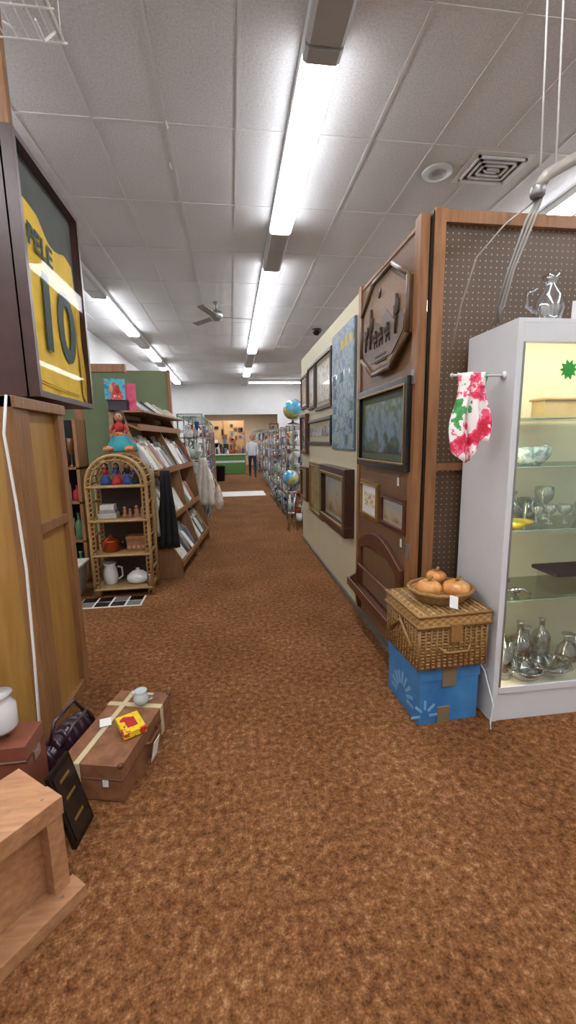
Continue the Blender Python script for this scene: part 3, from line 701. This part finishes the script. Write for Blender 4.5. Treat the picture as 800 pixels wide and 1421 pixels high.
b=M('brown_trinket_box'); b.box(-1.03,-.86,4.13,4.27,.419,.54,BROWNL); b.box(-1.035,-.855,4.125,4.275,.54,.565,TRIMW)
for i in range(4): b.box(-1.02+.042*i,-.99+.042*i,4.126,4.13,.45,.48,SKIN)
b.done(.004)
b=M('white_ceramic_jug'); b.lathe([(.05,0),(.055,.01),(.07,.07),(.06,.15),(.05,.18),(.062,.21),(.055,.21)],(-1.22,4.2,.089),CERW,20); b.tube([(-1.15,4.2,.26),(-1.11,4.2,.25),(-1.11,4.2,.16),(-1.155,4.2,.13)],.01,CERW); b.done()
b=M('white_ceramic_tureen'); b.lathe([(.07,0),(.1,.02),(.11,.05),(.1,.08),(.05,.12),(.015,.13),(.02,.15)],(-.96,4.19,.089),CERW,22,sy=.8); b.sph((-.86,4.19,.14),(.03,.03,.03),CERW); b.done()

# ------------------------------------------------------------------ book display rack
RT=Matrix.Translation((-.56,4.50,0))@Matrix.Rotation(math.radians(-5.5),4,'Z')
RK=wood('rack_wood','7a5636','9a7250',(14,14,2)); 
b=M('slanted_book_display_rack'); b.T=RT
tiers=[(.14,0),(.62,-.13),(1.13,-.2),(1.6,-.36)]
Ln=1.95
b.box(-.66,-.63,0,Ln,0,1.78,CREAMC)
for yy in(0,Ln-.03,Ln/2):
    b.prism([(-.66,0),(0,0),(.0,.2),(-.13,.62),(-.13,.7),(-.2,1.13),(-.22,1.2),(-.5,1.78),(-.66,1.78)] if yy else [(-.66,0),(0,0),(.0,.2),(-.26,.62),(-.33,1.13),(-.52,1.78),(-.66,1.78)],'y',yy,yy+.03,RK)
for z,fxx in tiers:
    b.prism([(-.64,z+.1),(fxx,z-.02),(fxx,z+.0),(-.64,z+.12)],'y',.03,Ln-.03,RK)
    b.box(fxx-.015,fxx+.005,.0,Ln,z-.02,z+.045,TRIMW)
b.box(-.66,-.3,0,Ln,1.76,1.78,RK)
b.done()
b=M('book_collection'); b.T=RT
pal2=palette+[PAPER,PAPER,palette[0],palette[7],palette[7]]
for z,fxx in tiers[:3]:
    y=.05
    while y<Ln-.13:
        w_=random.uniform(.09,.17); h_=random.uniform(.2,.32)
        for q in range(random.randint(3,5)):
            th=random.uniform(.012,.03); lean=random.uniform(.40,.62)
            cxq=fxx-.025-q*.04-.11
            m=random.choice(pal2)
            b.obox((cxq+.03,y+w_/2,z+.04+h_*.42+q*.035),(th,w_*.94,h_),(0,-lean,random.uniform(-.12,.12)),m)
            b.obox((cxq+.026,y+w_/2,z+.042+h_*.42+q*.035),(th*.7,w_*.95,h_*.99),(0,-lean,0),PAPER)
        y+=w_+.006
y=.35
while y<Ln-.1:
    w_=random.uniform(.1,.2); h_=random.uniform(.16,.26)
    b.obox((-.47,y+w_/2,1.78+h_*.35),(.025,w_,h_),(0,-.9,random.uniform(-.3,.3)),random.choice(pal2))
    y+=w_*.8
b.done()
b=M('toy_figure_boxes')
TB=[multi('toy_box_print_a',['1f6f86','3fa3b5','c93a3a','d7b990'],9,.35,interp='CONSTANT'),multi('toy_box_print_b',['a03030','c8466a','8a2438'],9,.35),plain('toy_box_dark','2d2430',.4)]
b.T=Matrix.Translation((-1.08,4.64,1.781))@Matrix.Rotation(math.radians(12),4,'Z')
b.box(-.14,.06,-.1,.04,.0,.10,TB[2]); b.box(-.16,.03,-.12,.0,.1,.30,TB[0]); b.box(.03,.13,-.1,.05,0,.26,TB[1]); b.box(-.14,.01,-.121,-.119,.12,.27,GLASS)
b.sph((-.1,-.125,.2),(.02,.01,.045),SKIN,10); b.sph((-.04,-.125,.2),(.02,.01,.045),RED,10)
b.done(.003)
def hang(name,cx,cy,zt,zb,w0,w1,mat,along='x',bag=False):
    b=M(name)
    def f(u,v):
        ww=w0+(w1-w0)*v; t=(u-.5)*ww; q=.014*math.sin(u*17+v*3)*(0.4+v)
        z=zt+(zb-zt)*v
        return (cx+t,cy+q,z) if along=='x' else (cx+q,cy+t,z)
    b.grid(f,20,14,mat)
    b.tube([(cx-.03,cy,zt-.01),(cx,cy+.03,zt+.05),(cx+.03,cy,zt-.01)] if along=='x' else [(cx,cy-.03,zt-.01),(cx+.01,cy,zt+.05),(cx,cy+.03,zt-.01)],.004,STEEL,6)
    return b
hang('black_garment',-.68,4.455,1.17,.36,.1,.2,BLK2).done(solid=.015)
hang('cream_scarf',-.80,4.40,1.2,.5,.04,.07,plain('cream_knit','a89a7c',.9,bmp=.4)).done(solid=.01)
PK=multi('tote_print',['cfc8ba','d6d0c6','c0a090','ccc4b4'],14,.8)
hang('white_lace_shawl',-.43,6.52,1.22,.5,.1,.30,plain('white_lace','d4cfc4',.9,bmp=.4)).done(solid=.02)
b=M('white_tote_bag')
b.lathe([(.02,0),(.10,.02),(.13,.12),(.12,.26),(.07,.42),(.03,.52)],(-.36,6.72,.52),PK,20,sx=.75)
b.tube([(-.36,6.69,1.0),(-.38,6.66,1.12),(-.40,6.68,1.18),(-.37,6.74,1.12),(-.35,6.75,1.0)],.01,PK); b.done()
b=M('white_tote_bag'); b.lathe([(.02,0),(.08,.03),(.1,.14),(.06,.3),(.02,.4)],(-.22,6.58,.40),PK,20,sx=.8); b.tube([(-.22,6.56,.78),(-.30,6.54,.98),(-.22,6.6,.78)],.008,PK); b.done()

# green divider, left clutter
b=M('wall_green_divider'); b.box(-2.9,-.92,7.0,7.06,0,2.55,GREEN); b.box(-.95,-.90,6.98,7.08,0,2.56,TRIMW); b.done()
b=M('wooden_lintel_beam'); b.box(-2.6,-1.32,5.9,5.98,2.36,2.46,TRIMW); b.box(-1.98,-1.9,5.9,5.98,0,2.36,TRIMW); b.done()
b=M('bottle_shelf_unit'); bx0,bx1=-2.5,-1.52
for z in(0.03,.45,.85,1.2): b.box(bx0,bx1,4.5,4.8,z,z+.02,POSTW)
for q in(bx0,bx1-.03): b.box(q,q+.03,4.5,4.8,0,1.7,POSTW)
b.box(bx0,bx1,4.78,4.8,0,1.7,BLK2); b.done()
b=M('bottle_collection')
GB=[plain('green_bottle_glass','2f4a2a',.1,coat=.6),plain('amber_bottle_glass','6a4420',.1,coat=.6),CERW,RED,BLUE,palette[9]]
for z in(.05,.47,.87,1.22):
    x=bx0+.08
    while x<bx1-.06: ware(b,x,4.62+random.uniform(-.06,.06),z+.001,random.uniform(.15,.3),random.uniform(.03,.05),random.choice(GB),random.choice(['bottle','vase','bottle','goblet'])); x+=.09
b.done()
b=M('plastic_storage_bin'); b.prism([(-1.9,.0),(-1.5,.0),(-1.46,.3),(-1.94,.3)],'y',3.95,4.3,plain('clear_grey_plastic','8f9290',.3)); b.box(-1.96,-1.44,3.93,4.32,.3,.33,palette[0]); b.done(.01)

# ------------------------------------------------------------------ mid glass shelving rows
def glass_row(name,x0,x1,y0,y1,h,nz,frame,step=.9,gs=.2):
    b=M(name)
    ny=max(1,round((y1-y0)/step))
    for i in range(ny+1):
        y=y0+(y1-y0)*i/ny
        for x in(x0,x1): b.box(x-.012,x+.012,y-.012,y+.012,0,h,frame)
        b.box(x0,x1,y-.01,y+.01,h-.02,h,frame)
    for k in range(nz):
        z=.12+(h-.15)*k/(nz-1) if nz>1 else h
        b.box(x0,x1,y0,y1,z-.008,z,SHELFG)
        for x in(x0,x1): b.box(x-.008,x+.008,y0,y1,z-.015,z,frame)
    b.done()
    w_=M('assorted_glassware_collection')
    for k in range(nz-1):
        z=.12+(h-.15)*k/(nz-1); y=y0+.1
        while y<y1-.08:
            for x in ([x0+.1,x1-.1] if x1-x0>.25 else [(x0+x1)/2]):
                m=random.choice([WARE,CERW,CERW,random.choice(palette),BLUE,palette[11],COPPER,palette[0],palette[7]])
                ware(w_,x+random.uniform(-.03,.03),y,z+.001,random.uniform(.1,(h-.15)/(nz-1)*.75),random.uniform(.04,.075),m,random.choice(['vase','goblet','bowl','tumbler','bottle']))
            y+=gs
    w_.done()
glass_row('glass_shelving_unit',-.86,-.46,7.3,11.2,1.92,6,STEEL,1.0)
glass_row('glass_shelving_unit',1.0,1.4,6.85,11.0,1.72,6,CHROME,.85)
glass_row('glass_shelving_unit',1.15,1.5,12.2,16.8,1.8,5,STEEL,1.1,.3)
glass_row('glass_shelving_unit',-1.5,-.7,13,18,1.8,5,POSTW,1.2,.35)
glass_row('glass_shelving_unit',1.25,1.7,20,25,2.0,5,STEEL,1.2,.35)
b=M('dark_pillar_display'); b.box(-.56,-.42,11.3,11.5,0,1.7,TRIMW); b.done()
def globe(x,y,z,r,tilt=.4):
    b=M('world_globe')
    GM=multi('globe_map',['2f7fa8','3b90b6','4aa0c0','b9a868','7a9a58','3b90b6'],1.4/r*.35,.3,coat=.4,interp='CONSTANT')
    b.sph((x,y,z),r,GM,28)
    arc=[(x+math.sin(tilt+pi*i/12)*(r+.014),y,z+math.cos(tilt+pi*i/12)*(r+.014)) for i in range(13)]
    b.tube(arc,.006,GOLDF,7)
    b.lathe([(.09,0),(.09,.012),(.03,.03),(.012,.05),(.012,.07)],(x,y,z-r-.072),DARKW,18)
    b.done()
globe(1.03,7.05,1.72+.16+.072,.16,.15)
globe(.93,6.66,.86,.13)
b=M('globe_floor_stand')
for a in range(3): b.tube([(.93+.1*math.cos(a*2.1),6.66+.1*math.sin(a*2.1),0),(.93+.03*math.cos(a*2.1),6.66+.03*math.sin(a*2.1),.35),(.93+.07*math.cos(a*2.1),6.66+.07*math.sin(a*2.1),.645)],.012,CHROME,7)
b.lathe([(.1,0),(.1,.012)],(.93,6.66,.645),CHROME,18); b.lathe([(.06,0),(.06,.01)],(.93,6.66,.3),CHROME,18); b.done()

# ------------------------------------------------------------------ far area
b=M('green_service_counter'); b.box(-.8,.62,19.6,20.1,0,.85,plain('green_counter','4f7d3c',.6)); b.box(-.83,.65,19.55,20.15,.85,.9,WHITE); b.box(-.8,.62,19.59,19.6,.5,.6,WHITE); b.done(.01)
b=M('counter_merchandise')
for i in range(14): ware(b,-.75+.1*i,19.8,.901,random.uniform(.15,.45),.06,random.choice(palette+[RED,BLUE,CERW]),random.choice(['vase','bottle','bowl']))
b.done()
b=M('tan_pegboard_partition'); TP=peg('tan_pegboard','a07a4c','b08a5a','6a4c2c',(0,2),.05,.12)
b.box(-1.4,.75,22,22.05,0,2.5,TP); 
for x in(-1.4,-.35,.7): b.box(x-.03,x+.03,21.98,22.06,0,2.55,TRIMW)
b.done()
b=M('hanging_wall_merchandise')
for i in range(30): 
    xx=random.uniform(-1.2,.55); zz=random.uniform(1.0,2.2); b.box(xx,xx+random.uniform(.08,.25),21.95,21.98,zz,zz+random.uniform(.08,.3),random.choice([BLACK,TRIMD,palette[0],palette[2],palette[3],palette[6],palette[8]]))
b.done()
b=M('dark_standin_bin'); b.lathe([(.14,0),(.15,.02),(.18,.55),(.19,.58),(.17,.58),(.15,.5)],(-.42,16,0),BLACK,18); b.done()  # bin form added as a stand-in for an unidentified dark shape
b=M('open_bookcase'); BKC=wood('bookcase_brown','5a2f1e','7a4228')
for z in (0,.45,.9,1.35,1.8,2.16): b.box(1.66,2.05,18.2,18.6,z,z+.03,BKC)
for x in (1.66,2.02): b.box(x,x+.03,18.2,18.6,0,2.19,BKC)
for z in (.48,.93,1.38,1.83):
    for i in range(6): b.box(1.70+.05*i,1.74+.05*i,18.25,18.5,z,z+random.uniform(.15,.28),random.choice(palette))
b.done()

# person
def person():
    root=bpy.data.objects.new('person_walking',None); COL.objects.link(root)
    px,py=.85,17.4
    V=[(0,0,.93,.12),(0,0,1.08,.115),(0,.01,1.26,.14),(0,0,1.40,.075),(0,-.01,1.47,.05),
       (.17,0,1.35,.058),(.22,.05,1.10,.043),(.20,-.10,.90,.03),
       (-.17,0,1.35,.058),(-.22,-.05,1.10,.043),(-.21,.08,.90,.03),
       (.09,0,.86,.088),(.10,-.10,.48,.06),(.10,-.16,.09,.04),(.10,-.28,.04,.035),
       (-.09,0,.86,.088),(-.10,.06,.48,.06),(-.10,.24,.12,.04),(-.10,.14,.04,.035)]
    E=[(0,1),(1,2),(2,3),(3,4),(2,5),(5,6),(6,7),(2,8),(8,9),(9,10),(0,11),(11,12),(12,13),(13,14),(0,15),(15,16),(16,17),(17,18)]
    me=bpy.data.meshes.new('body'); me.from_pydata([(v[0]+px,v[1]+py,v[2]) for v in V],E,[]); me.update()
    o=bpy.data.objects.new('body',me); COL.objects.link(o); o.parent=root
    o.modifiers.new('skin','SKIN')
    for i,v in enumerate(V): me.skin_vertices[0].data[i].radius=(v[3]*(1.25 if i in(1,2,0) else 1),v[3])
    me.skin_vertices[0].data[0].use_root=True
    su=o.modifiers.new('sub','SUBSURF'); su.levels=2; su.render_levels=2
    m,nt,bs=new('clothes'); t=nt.nodes.new('ShaderNodeTexCoord'); sx=nt.nodes.new('ShaderNodeSeparateXYZ'); nt.links.new(t.outputs['Object'],sx.inputs[0])
    dv=nt.nodes.new('ShaderNodeMath'); dv.operation='DIVIDE'; dv.inputs[1].default_value=2; nt.links.new(sx.outputs[2],dv.inputs[0])
    r=ramp(nt,[(0,C('141414')),(.045,C('20242e')),(.44,C('c8ccd0')),(.722,C('b47c5e'))],'CONSTANT'); nt.links.new(dv.outputs[0],r.inputs[0]); nt.links.new(r.outputs[0],bs.inputs['Base Color']); bs.inputs['Roughness'].default_value=.8
    me.materials.append(m)
    h=M('head'); h.sph((px,py-.02,1.585),(.075,.09,.11),SKIN,18); h.sph((px,py+.005,1.615),(.083,.092,.095),HAIR,18)
    h.sph((px,py-.115,1.575),(.012,.016,.02),SKIN,8)
    for s_ in(-1,1): h.sph((px+s_*.078,py-.01,1.58),(.01,.018,.028),SKIN,8); h.sph((px+s_*.028,py-.102,1.6),(.011,.008,.007),BLACK,8)
    h.box(px-.022,px+.022,py-.108,py-.098,1.528,1.534,RED); h.done(parent=root)
    for s_,hx,hy,hz in((1,.20,-.10,.90),(-1,-.21,.08,.90)):
        q=M('hand'); cx_,cy_=px+hx,py+hy
        q.sph((cx_,cy_-.01,hz-.05),(.018,.038,.05),SKIN,12)
        for k,(off,ln) in enumerate([(-.03,.065),(-.01,.078),(.01,.072),(.028,.055)]):
            q.tube([(cx_,cy_+off,hz-.085),(cx_-s_*.008,cy_+off,hz-.085-ln*.5),(cx_-s_*.025,cy_+off,hz-.085-ln)],[.009,.008,.007],SKIN,7)
        q.tube([(cx_,cy_-.035,hz-.03),(cx_-s_*.01,cy_-.06,hz-.06),(cx_-s_*.015,cy_-.065,hz-.09)],[.011,.009,.008],SKIN,7)
        q.done(parent=root)
person()

# ------------------------------------------------------------------ world, camera
wd=bpy.data.worlds.new('w'); S.world=wd; wd.use_nodes=True
wd.node_tree.nodes['Background'].inputs[0].default_value=(.9,.92,1,1); wd.node_tree.nodes['Background'].inputs[1].default_value=.3
S.view_settings.view_transform='Standard'; S.view_settings.look='None'; S.view_settings.exposure=.35
f,th,ps,r=586,.1669,.1305,-.0161
fw=Vector((math.sin(ps)*math.cos(th),math.cos(ps)*math.cos(th),-math.sin(th)))
ri0=Vector((math.cos(ps),-math.sin(ps),0)); up0=ri0.cross(fw)
c_,s_=math.cos(r),math.sin(r)
ri=c_*ri0+s_*up0; up=-s_*ri0+c_*up0
R=Matrix((ri,up,-fw)).transposed()
cam=bpy.data.cameras.new('camera'); co=bpy.data.objects.new('camera',cam); COL.objects.link(co)
co.matrix_world=Matrix.Translation((0,0,1.45))@R.to_4x4()
cam.sensor_fit='VERTICAL'; cam.sensor_height=24; cam.lens=24*f/1421; cam.clip_start=.02; cam.clip_end=100
S.camera=co
